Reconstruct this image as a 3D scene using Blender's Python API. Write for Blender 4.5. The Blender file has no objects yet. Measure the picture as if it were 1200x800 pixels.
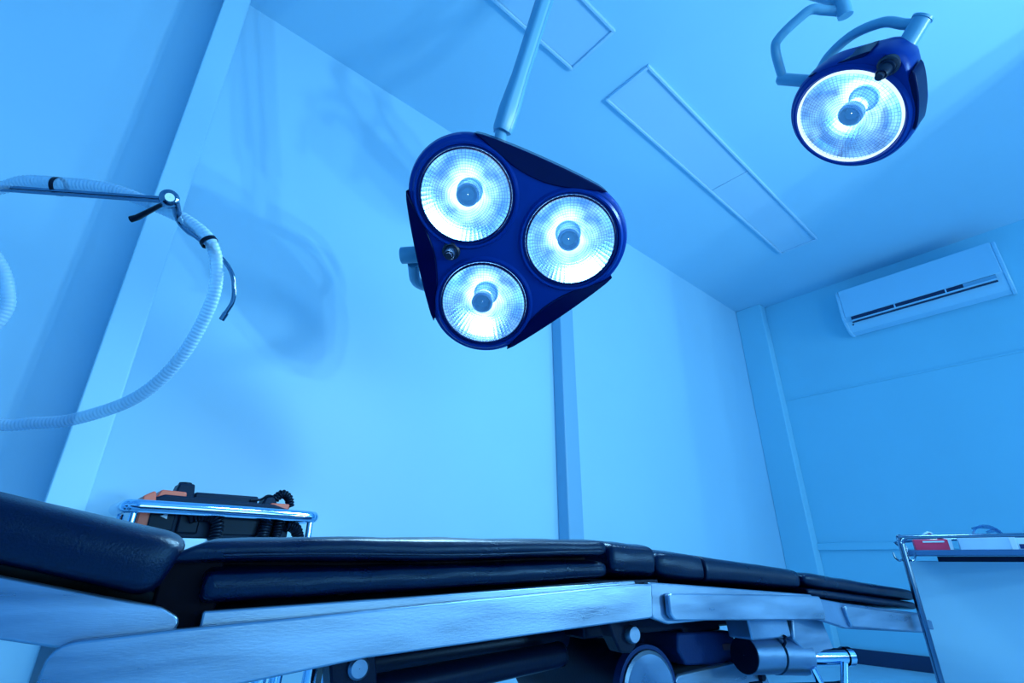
import bpy, bmesh, math, random
from mathutils import Vector, Matrix, noise
random.seed(7)
S = bpy.context.scene
COL = S.collection
PI = math.pi
V = Vector

# ------------------------------------------------------------------ camera
cam_d = bpy.data.cameras.new('camera'); cam = bpy.data.objects.new('camera', cam_d); COL.objects.link(cam)
FPX = 586.73
cam_d.sensor_width = 36.0; cam_d.sensor_fit = 'HORIZONTAL'; cam_d.lens = 36.0 * FPX / 1200.0
cam_d.clip_start = 0.01
CR = V((0.749, -0.663, 0.002)); CF = V((0.607, 0.687, 0.399)).normalized()
CR = (CR - CF * CR.dot(CF)).normalized(); CU = CR.cross(CF)
m = Matrix((CR, CU, -CF)).transposed().to_4x4(); m.translation = V((0, 0, 0.656))
cam.matrix_world = m
S.camera = cam

# ------------------------------------------------------------------ world and light
w = bpy.data.worlds.new('world'); S.world = w; w.use_nodes = True
w.node_tree.nodes['Background'].inputs[0].default_value = (0.25, 0.55, 1.0, 1)
w.node_tree.nodes['Background'].inputs[1].default_value = 0.05
S.view_settings.view_transform = 'Standard'; S.view_settings.look = 'None'
S.view_settings.exposure = 0.38; S.view_settings.gamma = 1.0; S.view_settings.use_curve_mapping = False

KEY_POWER = 7.5      # each of three fill lights added behind the camera
LAMP_POWER = 4.6      # each bulb of the hanging lamps
def disk_light(name, loc, direction, size, power, color=(.47, .82, 1.0), spread=180):
    d = bpy.data.lights.new(name, 'AREA'); d.shape = 'DISK'; d.size = size; d.energy = power; d.color = color
    d.spread = math.radians(spread)
    o = bpy.data.objects.new(name, d); COL.objects.link(o)
    o.matrix_world = Matrix.Translation(loc) @ V(direction).to_track_quat('-Z', 'Y').to_matrix().to_4x4()
    return o
KEY_AT = V((2.05, -2.05, 1.0)); KEY_DIR = V((-0.12, 0.85, 0.50)).normalized()
for dx, dz in ((0, .17), (-.148, -.085), (.148, -.085)):
    disk_light('fill_lamp_light', KEY_AT + V((1, 0, 0)) * dx + KEY_DIR.cross(V((1, 0, 0))) * dz, KEY_DIR, 0.06, KEY_POWER, spread=125)

# fill light at an added, unseen window behind the camera
WX0, WX1, WZ0, WZ1 = -.4, 1.7, .45, 1.95
wd = bpy.data.lights.new('window_fill_light', 'AREA'); wd.shape = 'RECTANGLE'; wd.size = WX1 - WX0 - .06; wd.size_y = WZ1 - WZ0 - .06
wd.energy = 31.0; wd.color = (.47, .82, 1.0)
wo = bpy.data.objects.new('window_fill_light', wd); COL.objects.link(wo)
wo.matrix_world = Matrix.Translation(((WX0 + WX1) / 2, -2.62, (WZ0 + WZ1) / 2)) @ V((0, 1, .45)).to_track_quat('-Z', 'Z').to_matrix().to_4x4()

# second fill light, at another added window beyond the partition
W2X0, W2X1 = 2.95, 4.25
wd2 = bpy.data.lights.new('window_fill_light', 'AREA'); wd2.shape = 'RECTANGLE'; wd2.size = W2X1 - W2X0 - .06; wd2.size_y = WZ1 - WZ0 - .06
wd2.energy = 28.0; wd2.color = wd.color
wo2 = bpy.data.objects.new('window_fill_light', wd2); COL.objects.link(wo2)
wo2.matrix_world = Matrix.Translation(((W2X0 + W2X1) / 2, -2.62, (WZ0 + WZ1) / 2)) @ V((0, 1, .25)).to_track_quat('-Z', 'Z').to_matrix().to_4x4()

# ------------------------------------------------------------------ materials
MATS = {}
def nt(name):
    mt = bpy.data.materials.new(name); mt.use_nodes = True
    return mt, mt.node_tree, mt.node_tree.nodes['Principled BSDF']
def pbr(name, col, rough=0.5, metal=0.0, spec=0.5, bump=0.0, bscale=50.0, var=0.0, vscale=3.0, rvar=0.0,
        stretch=None, coat=0.0, distort=0.0, tint=None):
    mt, t, b = nt(name)
    b.inputs['Base Color'].default_value = (*col, 1); b.inputs['Roughness'].default_value = rough
    b.inputs['Metallic'].default_value = metal; b.inputs['Specular IOR Level'].default_value = spec
    b.inputs['Coat Weight'].default_value = coat; b.inputs['Coat Roughness'].default_value = 0.08
    if tint: b.inputs['Specular Tint'].default_value = (*tint, 1)
    N = t.nodes; Lk = t.links
    tc = N.new('ShaderNodeTexCoord'); mp = N.new('ShaderNodeMapping'); Lk.new(tc.outputs['Object'], mp.inputs['Vector'])
    if stretch: mp.inputs['Scale'].default_value = stretch
    if var or rvar:
        nz = N.new('ShaderNodeTexNoise'); nz.inputs['Scale'].default_value = vscale; nz.inputs['Detail'].default_value = 5
        nz.inputs['Distortion'].default_value = distort
        Lk.new(mp.outputs[0], nz.inputs['Vector'])
        if var:
            mr = N.new('ShaderNodeMapRange'); mr.inputs['From Min'].default_value = 0.3; mr.inputs['From Max'].default_value = 0.7
            mr.inputs['To Min'].default_value = 1 - var; mr.inputs['To Max'].default_value = 1 + var
            Lk.new(nz.outputs['Fac'], mr.inputs['Value'])
            mx = N.new('ShaderNodeVectorMath'); mx.operation = 'SCALE'; mx.inputs[0].default_value = col
            Lk.new(mr.outputs[0], mx.inputs['Scale']); Lk.new(mx.outputs[0], b.inputs['Base Color'])
        if rvar:
            mr = N.new('ShaderNodeMapRange'); mr.inputs['From Min'].default_value = 0.3; mr.inputs['From Max'].default_value = 0.7
            mr.inputs['To Min'].default_value = max(rough - rvar, .02); mr.inputs['To Max'].default_value = rough + rvar
            Lk.new(nz.outputs['Fac'], mr.inputs['Value']); Lk.new(mr.outputs[0], b.inputs['Roughness'])
    if bump:
        nb = N.new('ShaderNodeTexNoise'); nb.inputs['Scale'].default_value = bscale; nb.inputs['Detail'].default_value = 4
        Lk.new(mp.outputs[0], nb.inputs['Vector'])
        bp = N.new('ShaderNodeBump'); bp.inputs['Strength'].default_value = bump; bp.inputs['Distance'].default_value = 0.004
        Lk.new(nb.outputs['Fac'], bp.inputs['Height']); Lk.new(bp.outputs[0], b.inputs['Normal'])
    MATS[name] = mt
    return mt
pbr('wall_paint', (0.335, 0.675, 0.91), 0.45, var=0.03, vscale=1.3, bump=0.03, bscale=120)
pbr('side_wall_paint', (0.27, 0.70, 0.92), 0.5, var=0.03, vscale=1.3, bump=0.03, bscale=120)
pbr('ceiling_paint', (0.335, 0.675, 0.91), 0.6, var=0.03, vscale=1.1)
pbr('strip_paint', (0.19, 0.46, 0.70), 0.4)
pbr('floor_vinyl', (0.42, 0.74, 0.92), 0.35, var=0.08, vscale=4)
pbr('skirting', (0.006, 0.03, 0.10), 0.45)
pbr('fixture_frame', (0.40, 0.68, 0.91), 0.35)
pbr('diffuser', (0.40, 0.68, 0.91), 0.3, var=0.02, vscale=2)
pbr('ac_plastic', (0.36, 0.72, 0.98), 0.3, coat=0.2)
pbr('ac_dark', (0.004, 0.02, 0.09), 0.5)
pbr('lamp_navy', (0.001, 0.030, 0.25), 0.34, spec=0.22, tint=(.3, .62, 1))
pbr('lamp_dark', (0.0006, 0.002, 0.05), 0.25, spec=0.25, tint=(.3, .62, 1))
pbr('lamp_arm', (0.12, 0.38, 0.60), 0.34)
pbr('lamp_rim', (0.45, 0.75, 1.0), 0.2, metal=0.9)
pbr('socket_black', (0.004, 0.012, 0.04), 0.4)
pbr('steel', (0.19, 0.34, 0.50), 0.32, metal=0.88, rvar=0.08, var=0.24, vscale=5, stretch=(1.0, 6.0, 6.0), bump=0.05, bscale=120, distort=.3)
pbr('worn_steel', (0.13, 0.28, 0.46), 0.36, metal=0.85, rvar=0.10, var=0.25, vscale=8, bump=0.06, bscale=150, distort=.3)
pbr('chrome', (0.42, 0.70, 0.95), 0.10, metal=1.0)
pbr('leather', (0.0004, 0.0030, 0.022), 0.31, spec=0.42, tint=(.25, .62, 1), bump=0.16, bscale=420, rvar=0.08, vscale=12)
pbr('gap_black', (0.0004, 0.0015, 0.008), 0.6, spec=.08)  # near-black, puts the shade of the cushion gaps into the colour
pbr('cast_black', (0.0012, 0.004, 0.018), 0.38, spec=.2, tint=(.3, .62, 1), bump=0.1, bscale=200)
pbr('cast_navy', (0.005, 0.024, 0.11), 0.35, spec=.3, tint=(.3, .62, 1), bump=0.1, bscale=160)
pbr('rust', (0.09, 0.035, 0.06), 0.6)
pbr('black_plastic', (0.002, 0.005, 0.014), 0.4, spec=.25, tint=(.3, .62, 1))
pbr('dark_chrome', (0.13, 0.24, 0.36), 0.14, metal=1.0)
pbr('grey_plastic', (0.004, 0.012, 0.036), 0.45, spec=.25, tint=(.3, .62, 1))
pbr('salmon', (0.62, 0.13, 0.085), 0.4)
pbr('pale_plastic', (0.34, 0.62, 0.85), 0.35)
pbr('pink_card', (0.72, 0.045, 0.14), 0.5)
pbr('paper', (0.55, 0.82, 1.0), 0.6)
pbr('white_card', (0.38, 0.68, 0.95), 0.35, var=0.1, vscale=12)
pbr('print_navy', (0.006, 0.03, 0.16), 0.4)
pbr('panel_white', (0.34, 0.72, 0.98), 0.4)
pbr('shelf_steel', (0.05, 0.17, 0.36), 0.4, metal=0.5)

def glassy(name, col, transp, rough=0.1):
    mt, t, b = nt(name)
    b.inputs['Base Color'].default_value = (*col, 1); b.inputs['Roughness'].default_value = rough
    tr = t.nodes.new('ShaderNodeBsdfTransparent'); tr.inputs[0].default_value = (0.80, 0.93, 1.0, 1)
    mx = t.nodes.new('ShaderNodeMixShader'); mx.inputs[0].default_value = transp
    t.links.new(b.outputs[0], mx.inputs[1]); t.links.new(tr.outputs[0], mx.inputs[2])
    t.links.new(mx.outputs[0], t.nodes['Material Output'].inputs['Surface'])
    MATS[name] = mt
glassy('hose_plastic', (0.42, 0.70, 0.94), 0.52, 0.3)
glassy('clear_plastic', (0.03, 0.15, 0.42), 0.6, 0.1)

def emis(name, col, strength):
    mt = bpy.data.materials.new(name); mt.use_nodes = True; t = mt.node_tree
    t.nodes.remove(t.nodes['Principled BSDF'])
    e = t.nodes.new('ShaderNodeEmission'); e.inputs[0].default_value = (*col, 1); e.inputs[1].default_value = strength
    t.links.new(e.outputs[0], t.nodes['Material Output'].inputs['Surface'])
    MATS[name] = mt
emis('bulb_glow', (0.80, 0.93, 1.0), 22.0)
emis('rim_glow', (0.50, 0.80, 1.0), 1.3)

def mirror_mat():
    # faceted, lit reflector: metal that mirrors the bulb, plus emission painted in as scattered bulb light, patchy and brighter inward
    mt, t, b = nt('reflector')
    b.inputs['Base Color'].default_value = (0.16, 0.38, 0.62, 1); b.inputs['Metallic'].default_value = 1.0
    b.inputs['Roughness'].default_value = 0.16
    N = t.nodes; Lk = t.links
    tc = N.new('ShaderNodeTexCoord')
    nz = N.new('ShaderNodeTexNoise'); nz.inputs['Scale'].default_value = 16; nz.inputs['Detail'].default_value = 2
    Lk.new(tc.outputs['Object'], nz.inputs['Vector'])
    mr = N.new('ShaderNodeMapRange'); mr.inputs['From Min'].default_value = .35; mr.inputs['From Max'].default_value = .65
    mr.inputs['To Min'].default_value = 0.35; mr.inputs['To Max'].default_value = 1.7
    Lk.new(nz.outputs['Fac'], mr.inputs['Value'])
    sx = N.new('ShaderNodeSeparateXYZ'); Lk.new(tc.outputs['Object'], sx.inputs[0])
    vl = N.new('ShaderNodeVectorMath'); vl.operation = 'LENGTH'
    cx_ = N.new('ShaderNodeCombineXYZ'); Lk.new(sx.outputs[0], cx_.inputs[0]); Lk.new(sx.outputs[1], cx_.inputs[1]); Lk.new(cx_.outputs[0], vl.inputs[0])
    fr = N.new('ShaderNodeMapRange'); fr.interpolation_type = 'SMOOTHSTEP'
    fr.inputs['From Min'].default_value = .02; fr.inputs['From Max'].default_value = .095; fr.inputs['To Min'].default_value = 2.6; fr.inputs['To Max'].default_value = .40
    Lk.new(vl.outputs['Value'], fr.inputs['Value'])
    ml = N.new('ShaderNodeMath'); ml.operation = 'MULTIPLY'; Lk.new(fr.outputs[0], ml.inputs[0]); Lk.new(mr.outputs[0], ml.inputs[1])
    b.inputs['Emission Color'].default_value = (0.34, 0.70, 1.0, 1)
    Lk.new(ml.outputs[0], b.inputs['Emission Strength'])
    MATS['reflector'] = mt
mirror_mat()
def lens_mat():
    # clear cover glass with its moulded grid of rings and spokes
    mt, t, b = nt('lens_glass')
    N = t.nodes; Lk = t.links
    tc = N.new('ShaderNodeTexCoord'); sx = N.new('ShaderNodeSeparateXYZ'); Lk.new(tc.outputs['Object'], sx.inputs[0])
    def mth(op, a, c=None):
        n_ = N.new('ShaderNodeMath'); n_.operation = op
        for i, v_ in enumerate((a, c)):
            if v_ is None: continue
            if isinstance(v_, (int, float)): n_.inputs[i].default_value = v_
            else: Lk.new(v_, n_.inputs[i])
        return n_.outputs[0]
    r2 = mth('ADD', mth('MULTIPLY', sx.outputs[0], sx.outputs[0]), mth('MULTIPLY', sx.outputs[1], sx.outputs[1]))
    r = mth('SQRT', r2); th = mth('ARCTAN2', sx.outputs[1], sx.outputs[0])
    ring = mth('LESS_THAN', mth('FRACT', mth('MULTIPLY', r, 150.0)), 0.24)
    spoke = mth('LESS_THAN', mth('FRACT', mth('MULTIPLY', th, 72 / (2 * PI))), 0.20)
    outer = mth('GREATER_THAN', r, 0.034)
    ln = mth('MULTIPLY', mth('MULTIPLY', mth('MAXIMUM', ring, spoke), outer), 0.5)
    b.inputs['Base Color'].default_value = (0.035, 0.22, 0.72, 1); b.inputs['Roughness'].default_value = 0.25
    tr = N.new('ShaderNodeBsdfTransparent'); tr.inputs[0].default_value = (0.95, 0.985, 1, 1)
    gl = N.new('ShaderNodeBsdfGlossy'); gl.inputs['Roughness'].default_value = 0.06
    fr = N.new('ShaderNodeFresnel'); fr.inputs[0].default_value = 1.45
    m1 = N.new('ShaderNodeMixShader'); Lk.new(fr.outputs[0], m1.inputs[0]); Lk.new(tr.outputs[0], m1.inputs[1]); Lk.new(gl.outputs[0], m1.inputs[2])
    m2 = N.new('ShaderNodeMixShader'); Lk.new(ln, m2.inputs[0]); Lk.new(m1.outputs[0], m2.inputs[1]); Lk.new(b.outputs[0], m2.inputs[2])
    Lk.new(m2.outputs[0], t.nodes['Material Output'].inputs['Surface'])
    MATS['lens_glass'] = mt
lens_mat()

# ------------------------------------------------------------------ mesh helpers
class MB:
    def __init__(s): s.v = []; s.f = []
    def add(s, vs, fs, M=None):
        k = len(s.v); s.v += [(M @ V(p)) if M is not None else V(p) for p in vs]; s.f += [tuple(i + k for i in f) for f in fs]
        return s
    def box(s, c, d, M=None):
        x, y, z = (q / 2 for q in d); a, b, c_ = c
        vs = [(a + i * x, b + j * y, c_ + k * z) for k in (-1, 1) for j in (-1, 1) for i in (-1, 1)]
        return s.add(vs, [(0, 2, 3, 1), (4, 5, 7, 6), (0, 1, 5, 4), (2, 6, 7, 3), (0, 4, 6, 2), (1, 3, 7, 5)], M)
    def prism(s, poly, h0, h1, M=None):          # polygon in xy, extruded along z
        n = len(poly); area = sum(poly[i][0] * poly[(i + 1) % n][1] - poly[(i + 1) % n][0] * poly[i][1] for i in range(n))
        if area < 0: poly = poly[::-1]
        vs = [(p[0], p[1], h0) for p in poly] + [(p[0], p[1], h1) for p in poly]
        fs = [tuple(range(n - 1, -1, -1)), tuple(range(n, 2 * n))] + [(i, (i + 1) % n, n + (i + 1) % n, n + i) for i in range(n)]
        return s.add(vs, fs, M)
    def lathe(s, prof, seg=32, M=None, close=False):        # (radius, z) profile about z
        n = len(prof); vs = []; fs = []
        for k in range(seg):
            a = 2 * PI * k / seg
            vs += [(r * math.cos(a), r * math.sin(a), z) for r, z in prof]
        for k in range(seg):
            k2 = (k + 1) % seg
            for i in range(n - 1 if not close else n):
                j = (i + 1) % n
                fs.append((k * n + i, k2 * n + i, k2 * n + j, k * n + j))
        return s.add(vs, fs, M)
    def tube(s, pts, r, seg=14, caps=True, M=None):
        pts = [V(p) for p in pts]; n = len(pts); rr = r if isinstance(r, (list, tuple)) else [r] * n
        tan = []
        for i in range(n):
            a = pts[max(i - 1, 0)]; b = pts[min(i + 1, n - 1)]; d = (b - a)
            tan.append(d.normalized() if d.length > 1e-9 else V((0, 0, 1)))
        ref = V((0, 0, 1)) if abs(tan[0].z) < .9 else V((1, 0, 0))
        nx = (ref - tan[0] * ref.dot(tan[0])).normalized(); vs = []; fs = []
        for i in range(n):
            nx = (nx - tan[i] * nx.dot(tan[i])).normalized(); ny = tan[i].cross(nx)
            vs += [pts[i] + (nx * math.cos(2 * PI * k / seg) + ny * math.sin(2 * PI * k / seg)) * rr[i] for k in range(seg)]
        for i in range(n - 1):
            for k in range(seg):
                k2 = (k + 1) % seg
                fs.append((i * seg + k, i * seg + k2, (i + 1) * seg + k2, (i + 1) * seg + k))
        if caps: fs += [tuple(range(seg - 1, -1, -1)), tuple((n - 1) * seg + k for k in range(seg))]
        return s.add(vs, fs, M)
    def build(s, name, mat, parent=None, world=False, bevel=0.0, smooth=35, bseg=2):
        me = bpy.data.meshes.new(name)
        vs = s.v
        if parent is not None and world:
            bpy.context.view_layer.update(); iv = parent.matrix_world.inverted(); vs = [iv @ p for p in vs]
        me.from_pydata([tuple(p) for p in vs], [], s.f)
        if smooth is not None:
            me.shade_smooth(); me.set_sharp_from_angle(angle=math.radians(smooth))
        me.materials.append(MATS[mat]); me.update()
        o = bpy.data.objects.new(name, me); COL.objects.link(o)
        if parent is not None: o.parent = parent
        if bevel:
            md = o.modifiers.new('bevel', 'BEVEL'); md.width = bevel; md.segments = bseg; md.limit_method = 'ANGLE'; md.angle_limit = math.radians(40)
        return o
def tag(o, label=None, cat=None, group=None, kind=None):
    if label: o['label'] = label
    if cat: o['category'] = cat
    if group: o['group'] = group
    if kind: o['kind'] = kind
    return o
def empty(name, M, label=None, cat=None, group=None):
    o = bpy.data.objects.new(name, None); COL.objects.link(o); o.empty_display_size = .1
    o.matrix_world = M
    bpy.context.view_layer.update()
    return tag(o, label, cat, group)
def frame(o, x, y, z):
    M = Matrix((V(x), V(y), V(z))).transposed().to_4x4(); M.translation = V(o); return M
def along(p, d):               # frame at p with local z along d
    return Matrix.Translation(V(p)) @ V(d).to_track_quat('Z', 'Y').to_matrix().to_4x4()
def smooth_path(pts, n=8):     # Catmull-Rom
    pts = [V(p) for p in pts]; P = [pts[0] * 2 - pts[1]] + pts + [pts[-1] * 2 - pts[-2]]; out = []
    for i in range(1, len(P) - 2):
        a, b, c, d = P[i - 1:i + 3]
        for k in range(n):
            t = k / n
            out.append(0.5 * ((2 * b) + (c - a) * t + (2 * a - 5 * b + 4 * c - d) * t * t + (3 * b - a - 3 * c + d) * t ** 3))
    out.append(pts[-1]); return out
def round_poly(pts, r, n=6):   # 2D polygon with rounded corners; r may be a list
    out = []; k = len(pts)
    for i in range(k):
        p = V(pts[i]).to_2d(); a = V(pts[i - 1]).to_2d(); b = V(pts[(i + 1) % k]).to_2d()
        ri = r[i] if isinstance(r, (list, tuple)) else r
        if ri <= 0: out.append((p.x, p.y)); continue
        u = (a - p).normalized(); v_ = (b - p).normalized(); c = max(-1, min(1, u.dot(v_))); half = math.acos(c) / 2
        d = min(ri / math.tan(half), (a - p).length * .49, (b - p).length * .49)
        p0 = p + u * d; p1 = p + v_ * d
        for j in range(n + 1):
            t = j / n
            q = p0 * (1 - t) ** 2 + p * 2 * t * (1 - t) + p1 * t * t
            out.append((q.x, q.y))
    return out

# ------------------------------------------------------------------ the room
XL, XR, YF, YB, ZC = -1.6, 4.50, -2.6, 1.77, 2.806
def struct(name, mb, mat, parent=None, bevel=0, smooth=35):
    o = mb.build(name, mat, parent, bevel=bevel, smooth=smooth)
    if parent is None: o['kind'] = 'structure'
    return o
struct('floor', MB().box(((XL + XR) / 2, (YF + YB) / 2, -.05), (XR - XL + .4, YB - YF + .4, .1)), 'floor_vinyl')
struct('ceiling', MB().box(((XL + XR) / 2, (YF + YB) / 2, ZC + .05), (XR - XL + .4, YB - YF + .4, .1)), 'ceiling_paint')
struct('wall_back', MB().box(((XL + XR) / 2, YB + .05, ZC / 2), (XR - XL + .2, .1, ZC)), 'wall_paint')
struct('wall_left', MB().box((XL - .05, (YF + YB) / 2, ZC / 2), (.1, YB - YF, ZC)), 'wall_paint')
fw = MB()
for (x0, x1, z0, z1) in ((XL - .1, WX0, 0, ZC), (WX1, W2X0, 0, ZC), (W2X1, XR + .1, 0, ZC), (WX0, WX1, 0, WZ0), (WX0, WX1, WZ1, ZC), (W2X0, W2X1, 0, WZ0), (W2X0, W2X1, WZ1, ZC)):
    fw.box(((x0 + x1) / 2, YF - .05, (z0 + z1) / 2), (x1 - x0, .1, z1 - z0))
struct('wall_front', fw, 'wall_paint')
for wn, xa, xb in (('fill_window_1', WX0, WX1), ('fill_window_2', W2X0, W2X1)):  # both windows are added, unseen, to go with the fill lights
    win = empty(wn, Matrix.Translation(((xa + xb) / 2, YF, WZ0))); win['kind'] = 'structure'
    wfr = MB(); hx = (xb - xa) / 2
    for (x0, x1, z0, z1) in ((-hx, -hx + .05, 0, 1.5), (hx - .05, hx, 0, 1.5), (-hx + .05, hx - .05, 0, .05), (-hx + .05, hx - .05, 1.45, 1.5), (-.02, .02, .05, 1.45)):
        wfr.box(((x0 + x1) / 2, .0, (z0 + z1) / 2), (x1 - x0, .03, z1 - z0))
    wfr.build('fill_window_frame', 'fixture_frame', win)
# short partition added out of view to shade the right-hand end
struct('shade_partition', MB().box((2.53, (YF - 1.06) / 2, ZC / 2), (.1, -1.06 - YF, ZC)), 'wall_paint')
wr = struct('wall_right', MB().box((XR + .05, (YF + YB) / 2, ZC / 2), (.1, YB - YF, ZC)), 'side_wall_paint')
# joint strip and low ledge on the right wall
struct('trim_1', MB().box((XR - .004, (YF + 1.55) / 2, 1.912), (.008, 1.55 - YF, .014)), 'side_wall_paint', bevel=.002)
struct('trim_2', MB().box((XR - .012, (YF + 1.55) / 2, .750), (.024, 1.55 - YF, .052)), 'side_wall_paint', bevel=.004)
struct('baseboard_right', MB().box((XR - .010, (YF + 1.55) / 2, .045), (.020, 1.55 - YF, .09)), 'skirting')
struct('baseboard_back', MB().box(((XL + XR) / 2, YB - .010, .045), (XR - XL, .020, .09)), 'skirting')
# columns
struct('wall_column', MB().box((.029, (1.55 + YB) / 2, ZC / 2), (.076, YB - 1.55, ZC)), 'wall_paint', bevel=.004)
struct('wall_corner_column', MB().box(((4.386 + XR) / 2, (1.545 + YB) / 2, ZC / 2), (XR - 4.386, YB - 1.545, ZC)), 'side_wall_paint', bevel=.006)
# vertical cover strip on the back wall
struct('trim_3', MB().box((1.916, YB - .035, ZC / 2), (.106, .07, ZC)), 'strip_paint', bevel=.006)

# ceiling lights: surface frames with two diffuser panels, switched off
def ceiling_light(x0, x1, label):
    y0, y1 = .806, 1.068
    e = empty('ceiling_light', Matrix.Translation(((x0 + x1) / 2, (y0 + y1) / 2, ZC)), label, 'ceiling light', 'unlit ceiling lights in a row')
    hx = (x1 - x0) / 2; hy = (y1 - y0) / 2; fr = MB()
    for (a, b, c, d) in ((-hx, hx, -hy, -hy + .014), (-hx, hx, hy - .014, hy), (-hx, -hx + .014, -hy + .014, hy - .014), (hx - .014, hx, -hy + .014, hy - .014)):
        fr.box(((a + b) / 2, (c + d) / 2, -.009), (b - a, d - c, .018))
    fr.build('frame', 'fixture_frame', e, bevel=.003)
    MB().box((0, 0, -.0055), (.014, 2 * hy - .028, .011)).build('crossbar', 'fixture_frame', e, bevel=.002)
    for sgn in (-1, 1):
        MB().box((sgn * (hx / 2 - .002), 0, -.004), (hx - .022, 2 * hy - .030, .006)).build('diffuser_panel', 'diffuser', e, bevel=.001)
ceiling_light(1.570, 3.674, 'long flat ceiling light shown whole, running toward the air conditioner')
ceiling_light(-.79, 1.320, 'ceiling light cut by the top edge behind the lamp arm')

# air conditioner
def air_conditioner():
    e = empty('air_conditioner', Matrix.Translation((XR, .45, 2.30)), 'white split air conditioner mounted high on the right wall', 'air conditioner')
    L = .475
    prof = [(0, .345), (-.150, .345), (-.190, .325), (-.200, .26), (-.198, .10), (-.185, .075), (-.15, .03), (-.11, .0), (-.03, -.005), (0, .01)]
    prof = round_poly(prof, .02, 4)
    M = frame((0, 0, 0), (1, 0, 0), (0, 0, 1), (0, -1, 0))
    MB().prism(prof, -L + .010, L - .010, M).build('body', 'ac_plastic', e, bevel=.004)
    for sg in (-1, 1):
        MB().prism(round_poly([(0, .35), (-.152, .35), (-.196, .328), (-.205, .26), (-.203, .10), (-.19, .072), (-.152, .025), (-.11, -.006), (-.03, -.01), (0, .0)], .02, 4),
                   sg * L - .012, sg * L + .012, M).build('end_cap', 'ac_plastic', e, bevel=.006)
    MB().box((-.200, 0, .215), (.010, 2 * L - .026, .235)).build('front_panel', 'ac_plastic', e, bevel=.005)
    MB().box((-.190, .0, .078), (.024, 2 * L - .10, .036)).build('air_outlet', 'ac_dark', e)
    MB().box((-.204, -.34, .080), (.004, .17, .026)).build('display_window', 'strip_paint', e)
    fl = MB().box((-.201, 0, .061), (.020, 2 * L - .10, .010)); fl.build('louvre', 'ac_plastic', e, bevel=.002)
    MB().box((-.193, 0, .050), (.016, 2 * L - .10, .006)).build('louvre_gap', 'ac_dark', e)
    for yy in (-.16, .14):
        MB().box((-.205, yy, .078), (.010, .008, .034)).build('outlet_divider', 'ac_plastic', e)
    MB().lathe([(.006, 0), (.006, .004), (0, .004)], 10, along((-.17, .43, .040), (-1, 0, -.7))).build('badge', 'ac_dark', e)
air_conditioner()

# ------------------------------------------------------------------ surgical lamps
def hull_outline(circles, n=96, grow=0.0):
    out = []
    for k in range(n):                      # support-function hull of circles
        a = 2 * PI * k / n; d = V((math.cos(a), math.sin(a)))
        best = max(circles, key=lambda c: V(c[0]).dot(d) + c[1])
        p = V(best[0]) + d * (best[1] + grow); out.append((p.x, p.y))
    res = []                                # even spacing along straight runs
    for i in range(n):
        p = V(out[i]); q = V(out[(i + 1) % n]); k = max(1, int((q - p).length / .02))
        res += [tuple(p.lerp(q, j / k)) for j in range(k)]
    return res
def shell(outline, holes, e):
    """front plate with round openings, rolled rim and domed back"""
    cx = sum(p[0] for p in outline) / len(outline); cy = sum(p[1] for p in outline) / len(outline)
    bm = bmesh.new(); n = len(outline)
    def ring(f, z): return [bm.verts.new((cx + (p[0] - cx) * f, cy + (p[1] - cy) * f, z)) for p in outline]
    prof = [(.955, .0), (.985, -.006), (1.0, -.022), (1.0, -.045), (.975, -.070), (.90, -.098), (.75, -.120), (.5, -.135), (.2, -.140)]
    rings = [ring(f, z) for f, z in prof]
    for a, b in zip(rings, rings[1:]):
        for i in range(n): bm.faces.new((a[i], b[i], b[(i + 1) % n], a[(i + 1) % n]))
    bm.faces.new(rings[-1][::-1])
    edges = []
    fr = rings[0]
    for i in range(n):
        edges.append(bm.edges.get((fr[i], fr[(i + 1) % n])))
    for (hc, hr) in holes:
        hv = [bm.verts.new((hc[0] + hr * math.cos(2 * PI * k / 48), hc[1] + hr * math.sin(2 * PI * k / 48), 0)) for k in range(48)]
        for k in range(48): edges.append(bm.edges.new((hv[k], hv[(k + 1) % 48])))
    bmesh.ops.triangle_fill(bm, edges=edges, use_beauty=True, use_dissolve=False, normal=(0, 0, 1))
    bmesh.ops.recalc_face_normals(bm, faces=bm.faces)
    me = bpy.data.meshes.new('housing'); bm.to_mesh(me); bm.free()
    me.shade_smooth(); me.set_sharp_from_angle(angle=math.radians(40)); me.materials.append(MATS['lamp_navy'])
    o = bpy.data.objects.new('housing', me); COL.objects.link(o); o.parent = e
    return o
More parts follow.
